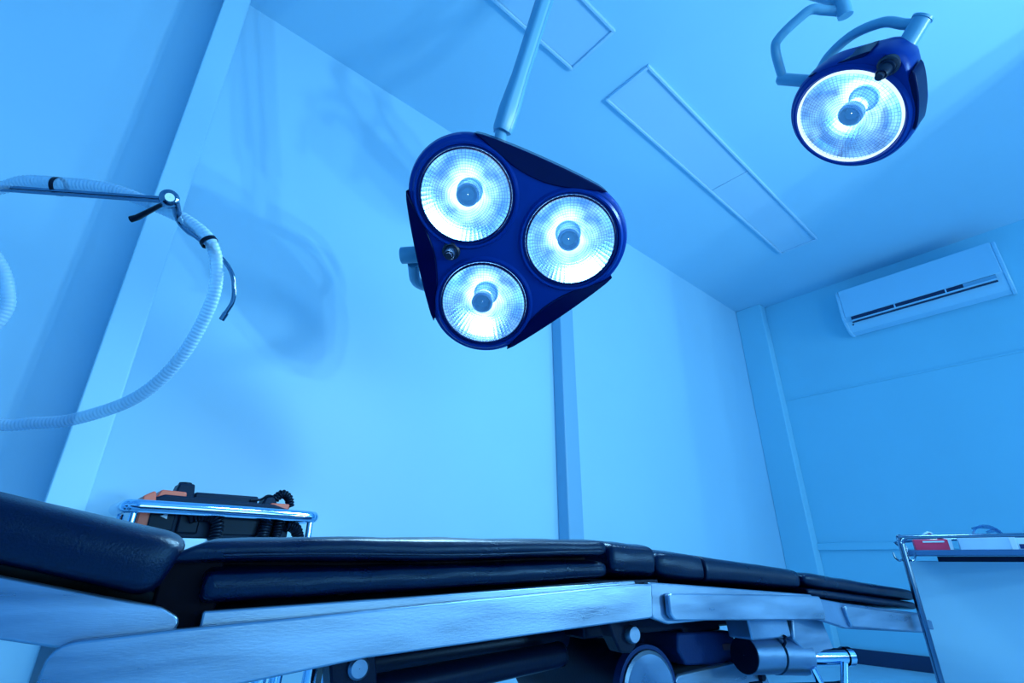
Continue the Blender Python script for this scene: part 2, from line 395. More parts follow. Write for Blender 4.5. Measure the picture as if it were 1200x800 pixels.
def reflector_unit(e, c, R, glow_rim=False, lean=(0, 0)):
    """bowl with facets, bulb, cap, cover glass and rim; all local to lamp e"""
    T = Matrix.Translation((c[0], c[1], 0))
    bowl = MB(); nr, ns = 16, 60; prof = [(R * (0.10 + 0.90 * i / nr), -.105 + .100 * ((i / nr) ** 1.9)) for i in range(nr + 1)]
    bowl.lathe(prof[::-1], ns)
    bo = bowl.build('reflector', 'reflector', e, smooth=None); bo.location = T.translation
    g = MB().lathe([(R * .97, .004), (R * .8, .0075), (R * .55, .0105), (R * .3, .012), (.0005, .0125)], 48).build('cover_glass', 'lens_glass', e)
    g.location = T.translation
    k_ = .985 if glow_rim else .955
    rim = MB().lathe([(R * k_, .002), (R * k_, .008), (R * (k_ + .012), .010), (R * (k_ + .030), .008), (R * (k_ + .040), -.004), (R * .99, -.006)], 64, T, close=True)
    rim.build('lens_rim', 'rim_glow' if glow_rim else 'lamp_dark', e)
    MB().lathe([(R * 1.03, -.002), (R * 1.06, .007), (R * 1.10, .008), (R * 1.15, .0005)], 64, T).build('lens_collar', 'lamp_navy', e)
    lx, ly = lean
    ax = along((c[0], c[1], -.10), (lx, ly, 1))
    MB().lathe([(.036, -.004), (.036, .012), (.030, .016), (.024, .034), (.024, .046), (.013, .050)], 28, ax).build('bulb_holder', 'pale_plastic', e)
    MB().lathe([(.012, .046), (.016, .056), (.016, .072), (.010, .079), (.0005, .081)], 24, ax).build('bulb', 'bulb_glow', e)
    cap = MB().lathe([(.029, .074), (.030, .080), (.030, .096), (.025, .101), (.021, .096), (.017, .086), (.0005, .0845)], 32, ax)
    cap.build('bulb_shield', 'pale_plastic', e)
    for k in range(3):
        a = k * 2 * PI / 3 + .5
        MB().tube([(.022 * math.cos(a), .022 * math.sin(a), .04), (.026 * math.cos(a), .026 * math.sin(a), .086)], .0016, 6, M=ax).build('shield_wire', 'chrome', e)
def handle(e, p, d=(0, 0, 1)):
    A_ = along(p, d)
    MB().lathe([(.024, -.004), (.024, .006), (.019, .010), (.019, .0)], 28, A_, close=True).build('handle_socket', 'socket_black', e)
    MB().lathe([(.0005, .045), (.012, .045), (.014, .040), (.014, .018), (.018, .016), (.018, 0)], 24, A_).build('handle_stub', 'grey_plastic', e)
    MB().lathe([(.009, .040), (.009, .056), (.0005, .056)], 20, A_).build('handle_tip', 'socket_black', e)

def crescent(e, p0, p1, bulge_in, bulge_out, z1=.004, z0=-.075):
    """dark panel let into one long side of the housing"""
    p0 = V(p0); p1 = V(p1); d = p1 - p0; nrm = V((d.y, -d.x)).normalized()
    if nrm.dot((p0 + p1) / 2) < 0: nrm = -nrm
    inn = []; out = []
    for k in range(17):
        t = k / 16; s_ = math.sin(PI * t) ** 1.15
        inn.append(tuple(p0.lerp(p1, t) - nrm * bulge_in * s_)); out.append(tuple(p0.lerp(p1, t) + nrm * bulge_out * (math.sin(PI * t) ** .5 if 0 < t < 1 else 0)))
    MB().prism(inn + out[-2:0:-1], z0, z1).build('side_panel', 'lamp_dark', e, bevel=.003)

# the lamp with three reflectors
C1 = V((.736, .856, 1.417)); Z1 = V((-.464, -.474, -.748)).normalized(); Y1 = V((-.841, -.03, .541)); Y1 = (Y1 - Z1 * Y1.dot(Z1)).normalized(); X1 = Y1.cross(Z1)
lamp1 = empty('surgical_lamp', frame(C1, X1, Y1, Z1), 'large three-reflector surgical lamp with navy triangular housing hanging in the middle', 'surgical lamp')
RC = [(0, .171), (.148, -.0855), (-.148, -.0855)]
shell(hull_outline([(c, .152) for c in RC]), [(c, .122) for c in RC], lamp1)
for c, ln in zip(RC, ((.06, .0), (-.02, .05), (-.02, .05))): reflector_unit(lamp1, c, .120, lean=ln)
# dark panels on the three long sides
def side(a, b, off=.150):
    A_ = V(RC[a]); B_ = V(RC[b]); d = (B_ - A_).normalized(); nn = V((d.y, -d.x))
    if nn.dot(A_ + B_) < 0: nn = -nn
    return A_ + nn * off - d * .035, B_ + nn * off + d * .035
for a, b in ((0, 1), (1, 2), (2, 0)):
    p, q = side(a, b); crescent(lamp1, p, q, .042, .010)
handle(lamp1, (-.122, .085, 0))
# yoke: knuckle at the left side, arc behind the housing, swivel post
def wtube(name, pts, r, mat, e, seg=16): return MB().tube(pts, r, seg).build(name, mat, e, world=True)
K0 = V((.565, 1.119, 1.450)); K1 = V((.640, 1.045, 1.455))
wtube('yoke_pivot', [K0, K0.lerp(K1, .02), K1], [.021, .024, .024], 'lamp_arm', lamp1, 24)
yk = smooth_path([(.605, 1.118, 1.440), (.660, 1.180, 1.425), (.760, 1.215, 1.470), (.850, 1.150, 1.560), (.860, 1.010, 1.620), (.800, .915, 1.635), (.715, .868, 1.640)], 8)
wtube('yoke_arm', yk, .016, 'lamp_arm', lamp1)
wtube('swivel_elbow', [(.715, .872, 1.615), (.712, .866, 1.680)], .021, 'lamp_arm', lamp1, 20)
wtube('swivel_post', [(.712, .866, 1.670), (.7035, .857, 1.742), (.697, .838, 1.795)], [.0175, .0175, .0175], 'lamp_arm', lamp1, 20)
wtube('post_ring', [(.7045, .8585, 1.735), (.7035, .857, 1.745)], .0185, 'strip_paint', lamp1, 20)
# spring arm: flattened tapering beam in two half shells
ad = (V((.688, .615, 2.186)) - V((.698, .829, 1.800))).normalized()
sidev = ad.cross(V((0, -1, 0))).normalized(); topv = sidev.cross(ad).normalized()
a0 = V((.697, .834, 1.790)); alen = .78
def beam(x0, x1, hw):
    prof = [(.0, .0235), (.012, .0265), (.07, .0275), (.17, .0225), (alen - .12, .0235), (alen - .04, .027), (alen, .020)]
    mb = MB(); vs = []; fs = []; nseg = 16
    for l, h in prof:
        for k in range(nseg):
            a = 2 * PI * k / nseg; cx_ = math.cos(a); sy_ = math.sin(a)
            px = (abs(cx_) ** .55) * (1 if cx_ > 0 else -1) * h * hw; py = (abs(sy_) ** .55) * (1 if sy_ > 0 else -1) * h
            px = max(min(px, x1), x0)
            vs.append(a0 + ad * l + sidev * px + topv * py)
    for i in range(len(prof) - 1):
        for k in range(nseg): fs.append((i * nseg + k, i * nseg + (k + 1) % nseg, (i + 1) * nseg + (k + 1) % nseg, (i + 1) * nseg + k))
    fs += [tuple(range(nseg - 1, -1, -1)), tuple((len(prof) - 1) * nseg + k for k in range(nseg))]
    return mb.add(vs, fs)
beam(-.03, .0075, .98).build('arm_shell', 'lamp_arm', lamp1, world=True)
beam(.0085, .03, .98).build('arm_shell', 'lamp_arm', lamp1, world=True)
beam(-.022, .022, .70).build('arm_core', 'strip_paint', lamp1, world=True)
kb = MB().box((0, 0, 0), (.026, .022, .020), frame(a0 + ad * .006 - topv * .018, sidev, topv, ad)); kb.build('arm_knuckle', 'strip_paint', lamp1, world=True, bevel=.003)

# the lamp with a single reflector
C2 = V((1.323, .146, 1.737)); Z2 = V((-.483, .443, -.755)).normalized(); Y2 = V((-.672, -.740, -.004)); Y2 = (Y2 - Z2 * Y2.dot(Z2)).normalized(); X2 = Y2.cross(Z2)
lamp2 = empty('surgical_lamp', frame(C2, X2, Y2, Z2), 'smaller single-reflector surgical lamp with curved yoke near the air conditioner', 'surgical lamp')
ol2 = hull_outline([((0, 0), .153), ((0, .128), .058)])
shell(ol2, [((0, 0), .127)], lamp2)
reflector_unit(lamp2, (0, 0), .125, glow_rim=True, lean=(.0, .05))
for sg in (-1, 1):
    crescent(lamp2, (sg * .147, .045), (sg * .050, .167), .026, .004 if sg < 0 else .012, z1=-.001, z0=-.055)
handle(lamp2, (.002, .158, .0))
B = [V(p) for p in ((1.252, -.007, 1.785), (1.242, -.056, 1.829), (1.243, -.025, 1.846), (1.245, .008, 1.891), (1.255, .07, 1.921), (1.273, .133, 1.92), (1.283, .177, 1.886), (1.298, .173, 1.875), (1.269, .258, 1.943), (1.199, .232, 1.999), (1.185, .183, 2.019), (1.199, .126, 2.03), (1.245, .076, 2.011))]
wtube('yoke_pivot', [B[0] - (B[1] - B[0]) * .15, B[1]], .0205, 'lamp_arm', lamp2, 24)
pv = (B[1] - B[0]).normalized()
wtube('pivot_cap', [B[1] - pv * .001, B[1] + pv * .004, B[1] + pv * .006], [.0225, .0225, .019], 'lamp_arm', lamp2, 24)
wtube('yoke_arm', smooth_path([B[1] - pv * .012, B[2], B[3], B[4], B[5], B[6]], 8), .0125, 'lamp_arm', lamp2)
wtube('yoke_elbow', [B[7] + (B[7] - B[8]) * .10, B[8]], .0165, 'lamp_arm', lamp2, 20)
wtube('elbow_cap', [B[8], B[8] + (B[8] - B[7]).normalized() * .006], [.0165, .012], 'lamp_arm', lamp2, 20)
wtube('crank_arm', smooth_path([B[8] + (B[7] - B[8]) * .08, B[8].lerp(B[9], .85), B[9].lerp(B[10], .4), B[10].lerp(B[11], .55), B[11], B[11].lerp(B[12], .4), B[12]], 6), .0125, 'lamp_arm', lamp2)
wtube('crank_joint', [V((1.250, .070, 1.990)), V((1.228, .064, 2.045))], .0185, 'lamp_arm', lamp2, 20)
wtube('spring_arm', [V((1.232, .066, 2.036)), V((1.212, .14, 2.150)), V((1.10, .02, 2.47))], [.020, .024, .022], 'lamp_arm', lamp2, 20)
wtube('spring_arm_head', [V((1.10, .02, 2.40)), V((1.10, .02, 2.53))], .028, 'lamp_arm', lamp2, 20)
# the ceiling mount that carries both
mount = empty('lamp_mount', Matrix.Translation((1.0, -.25, ZC)), 'ceiling column carrying both surgical lamps, above the top edge', 'lamp mount')
MB().lathe([(.0005, 0), (.14, 0), (.14, -.02), (.09, -.06), (.045, -.07), (.045, -.40), (.0005, -.40)], 32).build('canopy', 'lamp_arm', mount)
ae = a0 + ad * alen
wtube('swing_arm', [V((1.0, -.25, 2.47)), V((ae.x, ae.y, 2.47)), ], .028, 'lamp_arm', mount)
wtube('swing_arm', [V((1.0, -.25, 2.56)), V((1.10, .02, 2.56))], .028, 'lamp_arm', mount)
# the lamps' own light
for c in RC:
    p = lamp1.matrix_world @ V((c[0], c[1], .016))
    disk_light('lamp_bulb_light', p, Z1, .18, LAMP_POWER)
disk_light('lamp_bulb_light', C2 + Z2 * .018, Z2, .20, LAMP_POWER * 1.5)

# ------------------------------------------------------------------ operating table
P0 = V((.133, .678, 0)); TT = V((math.sin(math.radians(100)), math.cos(math.radians(100)), 0)); AA = V((-TT.y, TT.x, 0))
table = empty('operating_table', frame(P0, TT, AA, (0, 0, 1)), 'low steel operating table with black padded cushions across the foreground', 'operating table')
MT = frame((0, 0, 0), (1, 0, 0), (0, 0, 1), (0, -1, 0))       # prism xy -> (t, z), extruded to the near side
def plate(name, poly, r, n0, n1, mat='steel', bev=.0025, par=None):
    return MB().prism(round_poly(poly, r), -n1, -n0, MT).build(name, mat, par or table, bevel=bev)
def lin(a, b): return lambda t: a[1] + (b[1] - a[1]) * (t - a[0]) / (b[0] - a[0])
def cushion(name, t0, t1, zb, zt, n0, n1, ends=(.02, .02), rr=.35, wr=.0012, seed=0, sag=0.0, slant=(0, 0), mat='leather', nt_=70, label=None):
    """padded block: rounded section swept along t, with small creases"""
    ns = 44; mb = MB(); vs = []; fs = []; prof = []
    ts = []
    for k in range(8): ts.append((t0 + ends[0] * (1 - math.cos(PI / 2 * k / 8)), math.sin(PI / 2 * (k / 8)) ** .8))
    for k in range(nt_ + 1): ts.append((t0 + ends[0] + (t1 - t0 - ends[0] - ends[1]) * k / nt_, 1.0))
    for k in range(7, -1, -1): ts.append((t1 - ends[1] * (1 - math.cos(PI / 2 * k / 8)), math.sin(PI / 2 * (k / 8)) ** .8))
    for t, sc in ts:
        b = zb(t); tp = zt(t); h = (tp - b) / 2; c = (tp + b) / 2; hw = (n1 - n0) / 2; cn = (n0 + n1) / 2
        rad = h * rr
        shrink = (1 - sc)
        hh = h - shrink * rad; ww = hw - shrink * rad
        for k in range(ns):
            # rounded rectangle, more points on the near side
            a = 2 * PI * k / ns; e_ = 0.34
            ca, sa = math.cos(a), math.sin(a)
            y = (abs(ca) ** e_) * (1 if ca > 0 else -1) * ww
            z = (abs(sa) ** e_) * (1 if sa > 0 else -1) * hh
            # soft corners
            y *= 1 - .028 * (abs(sa) ** 6); bul = .004 * (1 - (z / h) ** 2) * (1 if ca > 0 else -1)
            p = V((t, cn + y + bul, c + z))
            q = V((p.x * 9 + seed * 3.1, p.y * 12, p.z * 26))
            d = noise.noise(q) * wr + noise.noise(q * 2.7) * wr * .4
            nd = V((0, ca, sa)).normalized()
            p = p + nd * d
            sl = slant[0] * (1 - (t - t0) / (t1 - t0)) ** 8 + slant[1] * ((t - t0) / (t1 - t0)) ** 8
            p.x += sl * (z / h)
            vs.append(p)
    n = len(ts)
    for i in range(n - 1):
        for k in range(ns): fs.append((i * ns + k, i * ns + (k + 1) % ns, (i + 1) * ns + (k + 1) % ns, (i + 1) * ns + k))
    fs += [tuple(range(ns)), tuple((n - 1) * ns + ns - 1 - k for k in range(ns))]
    mb.add(vs, [f[::-1] for f in fs]); o = mb.build(name, mat, table, smooth=60)
    if label: o['label'] = label
    return o
def seam(t0, t1, zf, n, parent, r=.0016):
    return MB().tube([(t0 + (t1 - t0) * k / 40, n, zf(t0 + (t1 - t0) * k / 40)) for k in range(41)], r, 6).build('piping', 'leather', parent)

WID = .50
# head section, tilted up towards the left
hb = lin((-.151, .645), (-.017, .614)); ht = lin((-.175, .719), (-.021, .683))
cushion('head_cushion', -.62, -.016, hb, lambda t: ht(t), -.012, WID + .01, ends=(.03, .026), rr=.55, seed=1, wr=.0016, slant=(0, .014))
for n0 in (.0, WID - .012):
    plate('head_rail', [(-.62, hb(-.62) - .004), (-.017, .610), (.004, .598), (-.01, .560), (-.62, hb(-.62) - .058)], [.01, .03, .01, .01, .01], n0, n0 + .012)
MB().prism([(-.60, hb(-.60) - .020), (-.03, .600), (-.03, .588), (-.60, hb(-.60) - .035)], -(WID - .014), -.014, MT).build('head_deck', 'gap_black', table)
# back and seat section, rising gently to the right
for n0, far in ((-.020, 0), (WID + .008, 1)):
    plate('seat_rail', [(-.096, .584), (.0, .5905), (.637, .6195), (.674, .6185), (.668, .5690), (.200, .5500), (-.098, .520)], [.022, .0, .0, .004, .006, .0, .004], n0, n0 + .012)
for n0 in (.000, WID - .012):
    plate('seat_lip', [(.022, .6045), (.655, .6235), (.655, .606), (.022, .586)], .003, n0, n0 + .010, 'steel')
MB().prism([(.03, .602), (.60, .624), (.72, .624), (.72, .600), (.03, .582)], -(WID - .014), -.012, MT).build('seat_deck', 'cast_black', table)
sb = lin((.023, .607), (.590, .6245)); st = lin((.012, .680), (.578, .691)); sm = lin((.022, .647), (.575, .6555))
seatl = cushion('seat_cushion', .016, .600, sb, lambda t: sm(t) + .002, .006, WID - .006, ends=(.012, .02), rr=.5, seed=2, wr=.003, nt_=90)
seatu = cushion('seat_cushion', -.012, .597, lambda t: sm(t) + .0015 + .002 * math.sin(t * 16), lambda t: st(t) + .0015 * math.sin(t * 9), .0, WID, ends=(.012, .025), rr=.6, seed=3, wr=.0022, slant=(.030, 0), nt_=90)
seam(.03, .585, lambda t: sm(t) + .012 + .0015 * math.sin(t * 14), -.0035, seatu)
seam(.03, .585, lambda t: sb(t) + .020 + .001 * math.sin(t * 11), .0035, seatl)
MB().box((.004, WID / 2, .615), (.062, WID - .06, .085)).build('hinge_gap_fill', 'gap_black', table, bevel=.004)  # black filler added so the hinge gap looks shaded
MB().box((.31, WID / 2, .648), (.55, WID - .09, .030)).build('cushion_gap_fill', 'gap_black', table)  # black filler standing in for the dark gap between the layers
# wedge between seat and leg cushions
cushion('seat_end_cushion', .612, .722, lin((.6, .632), (.72, .622)), lin((.6, .690), (.72, .685)), .012, WID - .012, ends=(.012, .012), rr=.5, seed=5, wr=.003, nt_=24)
# leg sections
l1b = lin((.728, .621), (1.169, .593)); l1t = lin((.722, .680), (1.155, .640))
cushion('leg_cushion', .726, .846, lambda t: l1b(t), lambda t: l1t(t) - .001, .014, WID - .01, ends=(.03, .003), rr=.6, seed=6, wr=.0035, nt_=30)
cushion('leg_cushion', .848, 1.160, lambda t: l1b(t), lambda t: l1t(t), .012, WID - .01, ends=(.003, .018), rr=.7, seed=7, wr=.0015, nt_=50)
l2b = lin((1.18, .580), (1.631, .537)); l2t = lin((1.159, .636), (1.649, .588))
lcu = cushion('foot_cushion', 1.166, 1.640, lambda t: l2b(t) + .020, lambda t: l2t(t), .006, WID - .01, ends=(.05, .012), rr=.6, seed=8, wr=.003, nt_=60)
lcl = cushion('foot_cushion', 1.172, 1.642, lambda t: l2b(t), lambda t: l2b(t) + .024, .010, WID - .014, ends=(.03, .008), rr=.5, seed=9, wr=.002, nt_=60)
for n0 in (-.004, WID - .008):
    plate('leg_frame', [(.680, .621), (.760, .616), (1.16, .5885), (1.165, .560), (.72, .556), (.682, .567)], [.006, .0, .003, .003, .01, .01], n0, n0 + .012, 'steel')
for n0 in (-.018, WID + .006):
    plate('leg_side_plate', [(.712, .601), (.720, .6035), (1.090, .5900), (1.165, .5855), (1.175, .541), (.722, .5625), (.712, .572)], [.006, .008, .0, .004, .01, .010, .008], n0, n0 + .012, 'steel')
    plate('foot_frame', [(1.150, .5835), (1.255, .570), (1.632, .532), (1.606, .491), (1.250, .520), (1.165, .540)], [.004, .0, .004, .004, .0, .01], n0 + .006, n0 + .018, 'worn_steel')
    plate('foot_side_plate', [(1.246, .567), (1.600, .531), (1.592, .493), (1.262, .523)], [.012, .004, .006, .014], n0 - .002, n0 + .008, 'steel')
MB().prism([(.70, .606), (1.16, .580), (1.62, .528), (1.62, .518), (1.16, .566), (.70, .594)], -(WID - .01), -.010, MT).build('leg_deck', 'cast_black', table)
MB().prism([(1.63, .524), (1.69, .512), (1.69, .492), (1.63, .502)], -(.030), -.002, MT).build('foot_end_tab', 'worn_steel', table, bevel=.002)

# under the table
def tcyl(name, p, q, r, mat, seg=28, bev=.0): return MB().tube([p, q], r, seg).build(name, mat, table, bevel=bev)
tcyl('drive_drum', (.775, .115, .436), (.775, .47, .436), .072, 'cast_black', 40)
MB().lathe([(.0005, .006), (.058, .006), (.064, .003), (.064, -.004)], 40, along((.775, .113, .436), (0, -1, 0))).build('drum_cap', 'worn_steel', table, smooth=12)
MB().lathe([(.066, .004), (.073, .004), (.074, -.012), (.066, -.012)], 40, along((.775, .117, .436), (0, -1, 0)), close=True).build('drum_ring', 'cast_navy', table)
tcyl('tie_bar', (.215, .06, .498), (.61, .16, .500), .020, 'cast_black', 20)
MB().lathe([(.0005, .004), (.017, .003), (.021, -.004)], 20, along((.61, .16, .500), (.97, .22, 0))).build('tie_bar_end', 'worn_steel', table)
tcyl('tie_bar', (.20, .20, .505), (.66, .22, .522), .024, 'cast_black', 20)
MB().box((.47, .30, .535), (.62, .06, .05)).build('cross_beam', 'cast_black', table, bevel=.006)
plate('hinge_bracket', [(.168, .552), (.225, .556), (.235, .500), (.18, .492)], .01, .030, .075, 'cast_black', .003)
MB().lathe([(.0005, .007), (.010, .007), (.013, .003), (.013, -.01)], 20, along((.205, .028, .533), (0, -1, 0))).build('hinge_bolt', 'worn_steel', table, smooth=15)
for (t_, n_) in ((.105, .10), (.135, .16), (.165, .10), (.200, .14)):
    tcyl('lift_rod', (t_, n_, .53), (t_ - .01, n_ + .02, .26), .0085, 'chrome', 16)
plate('hinge_arm', [(.640, .565), (.690, .565), (.705, .520), (.690, .508), (.665, .510), (.650, .535)], .01, .06, .09, 'cast_black', .003)
MB().lathe([(.0005, .010), (.012, .010), (.014, .006), (.014, -.01)], 20, along((.690, .058, .537), (0, -1, 0))).build('hinge_bolt', 'steel', table)
MB().box((.86, .24, .545), (.42, .20, .045)).build('cross_beam', 'cast_black', table, bevel=.004)
# cast support block on the column
plate('support_block', [(.905, .548), (1.02, .546), (1.035, .516), (.912, .514)], .006, .14, .30, 'cast_black', .004)
plate('support_block', [(.885, .520), (1.052, .514), (1.080, .470), (1.055, .452), (.90, .462), (.880, .490)], [.01, .012, .006, .006, .01, .01], .13, .34, 'cast_navy', .005)
MB().prism(round_poly([(1.015, .492), (1.055, .490), (1.058, .478), (1.018, .480)], .005), -.1299, -.1290, MT).build('rust_patch', 'rust', table)
plate('column_shroud', [(.86, .452), (1.085, .462), (1.130, .440), (1.165, .36), (1.165, .11), (.78, .11), (.78, .36)], [.02, .01, .02, .03, .01, .01, .03], .12, .38, 'steel', .004)
MB().lathe([(.0005, .006), (.007, .006), (.010, -.002)], 16, along((1.115, .118, .425), (0, -1, 0))).build('shroud_bolt', 'cast_black', table)
plate('base', [(.35, .10), (1.60, .10), (1.64, .0), (.31, .0)], [.03, .03, .0, .0], .02, .48, 'worn_steel', .006)
# hinge clamp below the leg section
plate('clamp_lug', [(.985, .556), (1.115, .552), (1.122, .508), (.990, .510)], .006, .035, .09, 'worn_steel', .003)
plate('clamp_lug', [(1.130, .552), (1.235, .546), (1.262, .474), (1.165, .470), (1.120, .505)], .008, .03, .085, 'steel', .003)
tcyl('clamp_barrel', (1.005, .070, .480), (1.088, .066, .474), .034, 'worn_steel', 28)
tcyl('clamp_barrel', (1.094, .066, .474), (1.180, .060, .466), .036, 'worn_steel', 28)
MB().lathe([(.0005, .002), (.033, .002), (.033, -.003)], 28, along((1.005, .070, .480), (-1, .05, .07))).build('barrel_end', 'cast_black', table)
jag = [(1.091 + .004 * math.sin(k * 2.3), .0675 - .037 * math.cos(k / 12 * PI - .4), .475 + .037 * math.sin(PI / 2 - k / 12 * PI)) for k in range(13)]
MB().tube(jag, .003, 6).build('clamp_joint', 'cast_black', table)
tcyl('clamp_spindle', (1.165, .055, .466), (1.285, .020, .462), .0165, 'chrome', 24)
MB().lathe([(.0005, .010), (.014, .009), (.019, .003), (.019, -.012)], 24, along((1.290, .0185, .462), (.96, -.28, -.03))).build('spindle_head', 'chrome', table)
tcyl('clamp_lever', (1.255, .012, .452), (1.205, .0, .395), .0075, 'chrome', 14)
tcyl('clamp_lever', (1.165, .03, .450), (1.190, .02, .380), .0075, 'chrome', 14)
tcyl('clamp_bar', (1.00, .05, .425), (1.225, .02, .412), .010, 'cast_black', 14)
MB().lathe([(.0005, .012), (.014, .011), (.014, -.011), (.0005, -.012)], 16, along((1.00, .05, .425), (1, -.1, 0))).build('bar_knob', 'cast_black', table)
MB().lathe([(.0005, .010), (.010, .009), (.010, -.009), (.0005, -.010)], 16, along((1.235, .02, .412), (1, -.1, 0))).build('bar_knob', 'cast_black', table)

# ------------------------------------------------------------------ trolley at the foot end
D_ = V((.976, .216, 0)).normalized(); W_ = V((D_.y, -D_.x, 0))
O_ = V((1.656, .373, 0))
tro = empty('instrument_trolley', frame(O_, W_, D_, (0, 0, 1)), 'steel tube trolley with pale back panel at the right edge', 'trolley')
TW, TD = .56, .32
for (x, y) in ((0, 0), (TW, 0), (.004, TD), (TW, TD)):
    MB().tube([(x, y, .05), (x, y, .695)], .0075, 16).build('post', 'dark_chrome', tro)
    MB().lathe([(.0005, -.024), (.024, -.018), (.024, .018), (.0005, .024)], 18, along((x, y, .024), (1, 0, 0))).build('caster', 'black_plastic', tro)
rl = [(0, 0, .690), (0, .006, .706), (0, .02, .7105), (0, TD - .02, .7105), (.0, TD, .700)]
MB().tube(smooth_path([(0, 0, .688), (.004, 0, .702), (.016, 0, .7095), (.04, 0, .7105), (TW - .04, 0, .7105), (TW - .016, 0, .7095), (TW, 0, .70), (TW, 0, .688)], 5), .0045, 12).build('top_rail', 'dark_chrome', tro)
MB().tube(smooth_path([(0, 0, .692), (0, .010, .706), (0, .03, .7105), (0, TD - .03, .7105), (0, TD - .010, .706), (0, TD, .692)], 5), .0075, 12).build('side_rail', 'dark_chrome', tro)
MB().tube(smooth_path([(0, TD, .692), (.03, TD, .7105), (TW - .03, TD, .7105), (TW, TD, .692)], 5), .0045, 12).build('top_rail', 'dark_chrome', tro)
MB().box((TW / 2 + .004, TD / 2, .6735), (TW - .010, TD - .02, .013)).build('shelf', 'shelf_steel', tro, bevel=.002)
MB().box((TW / 2 + .03, .03, .659), (TW - .07, .02, .012)).build('under_rail', 'cast_black', tro)
MB().box((TW / 2, TD - .012, .355), (TW - .012, .012, .60)).build('back_panel', 'panel_white', tro, bevel=.002)
MB().box((TW / 2, TD / 2, .12), (TW - .012, TD - .02, .012)).build('lower_shelf', 'shelf_steel', tro, bevel=.002)
for s_ in (-1, 1):
    MB().tube(smooth_path([(.0, 0, .665), (s_ * .012, -.003, .655), (s_ * .020, -.004, .662), (s_ * .022, -.004, .674)], 5), .0022, 8).build('hook', 'dark_chrome', tro)
SH = .680
def on_shelf(x, y, rz=0): return tro.matrix_world @ Matrix.Translation((x, y, SH)) @ Matrix.Rotation(rz, 4, 'Z')
pk = empty('tissue_box', on_shelf(.062, .12, .05), 'pink cardboard box of tissues on the trolley shelf', 'box')
MB().box((0, 0, .0135), (.072, .050, .027)).build('carton', 'pink_card', pk, bevel=.0015)
MB().box((.040, 0, .0135), (.008, .050, .026)).build('carton_end', 'paper', pk, bevel=.001)
MB().box((.006, -.0256, .021), (.045, .0006, .004)).build('print_band', 'paper', pk)
pts = []
mb = MB(); g = 8
vs = [(-.018 + .05 * i / g, -.02 + .04 * j / g, .030 + .016 * math.exp(-((i - 3) ** 2) / 5) + .002 * math.sin(i * 2 + j)) for i in range(g + 1) for j in range(g + 1)]
mb.add(vs, [(i * (g + 1) + j, (i + 1) * (g + 1) + j, (i + 1) * (g + 1) + j + 1, i * (g + 1) + j + 1) for i in range(g) for j in range(g)])
tis = mb.build('tissue', 'paper', pk); sm_ = tis.modifiers.new('solid', 'SOLIDIFY'); sm_.thickness = .003
wb = empty('white_carton', on_shelf(.172, .11, -.03), 'pale flat carton beside the pink box on the trolley', 'box')
MB().box((0, 0, .0145), (.104, .060, .029)).build('carton', 'white_card', wb, bevel=.0015)
MB().box((0.050, -.001, .0145), (.012, .061, .030)).build('carton_end', 'paper', wb, bevel=.001)
cb = empty('checked_carton', on_shelf(.268, .11, .0), 'navy and white checked carton cut by the right edge of the photo', 'box')
MB().box((0, 0, .0135), (.080, .055, .027)).build('carton', 'paper', cb, bevel=.0015)
for i in range(4):
    for j in range(2):
        if (i + j) % 2 == 0: MB().box((-.029 + i * .0195, -.0277, .0075 + j * .0125), (.0165, .0010, .0105)).build('print_square', 'print_navy', cb)
tb_ = empty('tubing_coil', on_shelf(.190, .19), 'clear plastic tubing coil lying behind the pale carton', 'tubing')
MB().tube([(.030 * math.cos(a / 12 * PI), .02 * math.sin(a / 12 * PI) * .3, .030 + .032 * math.sin(a / 12 * PI) if True else 0) for a in range(0, 13)], .0026, 8).build('loop', 'clear_plastic', tb_)
MB().tube([(-.026 + .010 * k / 6 * 6 * .9, .01 + .004 * math.sin(k), .030 + .028 * math.cos((k - 2) / 4.2)) for k in range(7)], .003, 8).build('tube', 'clear_plastic', tb_)
MB().tube([(.0, .005, .045), (.02, .0, .050), (.034, .004, .034)], [.003, .006, .004], 10).build('connector', 'clear_plastic', tb_)
MB().box((0, .01, .015), (.05, .03, .030)).build('pouch', 'clear_plastic', tb_, bevel=.006)

# ------------------------------------------------------------------ crash cart and defibrillator
CX0, CX1, CY0, CY1, CZ = .135, .545, 1.42, 1.70, .700
cart = empty('crash_cart', Matrix.Translation((.34, 1.56, 0)), 'pale cart with chrome top rail behind the table', 'cart')
def cb_(name, a, b, mat, bev=.003): return MB().box([(a[i] + b[i]) / 2 for i in range(3)], [abs(b[i] - a[i]) for i in range(3)]).build(name, mat, cart, world=True, bevel=bev)
cb_('cabinet', (CX0 + .01, CY0 + .03, .12), (CX1 - .01, CY1, CZ - .03), 'pale_plastic')
cb_('worktop', (CX0 + .005, CY0 + .012, CZ - .03), (CX1 - .005, CY1, CZ), 'pale_plastic', .005)
for k in range(3):
    z0 = .14 + k * .175
    dr = cb_('drawer', (CX0 + .025, CY0 + .018, z0), (CX1 - .025, CY0 + .031, z0 + .165), 'panel_white')
    MB().tube([(.26, CY0 + .008, z0 + .13), (.42, CY0 + .008, z0 + .13)], .006, 10).build('handle', 'chrome', dr, world=True)
for x in (CX0 + .03, CX1 - .03):
    for y in (CY0 + .05, CY1 - .03):
        MB().lathe([(.0005, -.012), (.03, -.012), (.03, .012), (.0005, .012)], 16, along((x, y, .03), (1, 0, 0))).build('caster', 'black_plastic', cart, world=True)
        MB().tube([(x, y, .04), (x, y, .13)], .012, 10).build('caster_stem', 'chrome', cart, world=True)
RZ = .760; rr_ = .0145
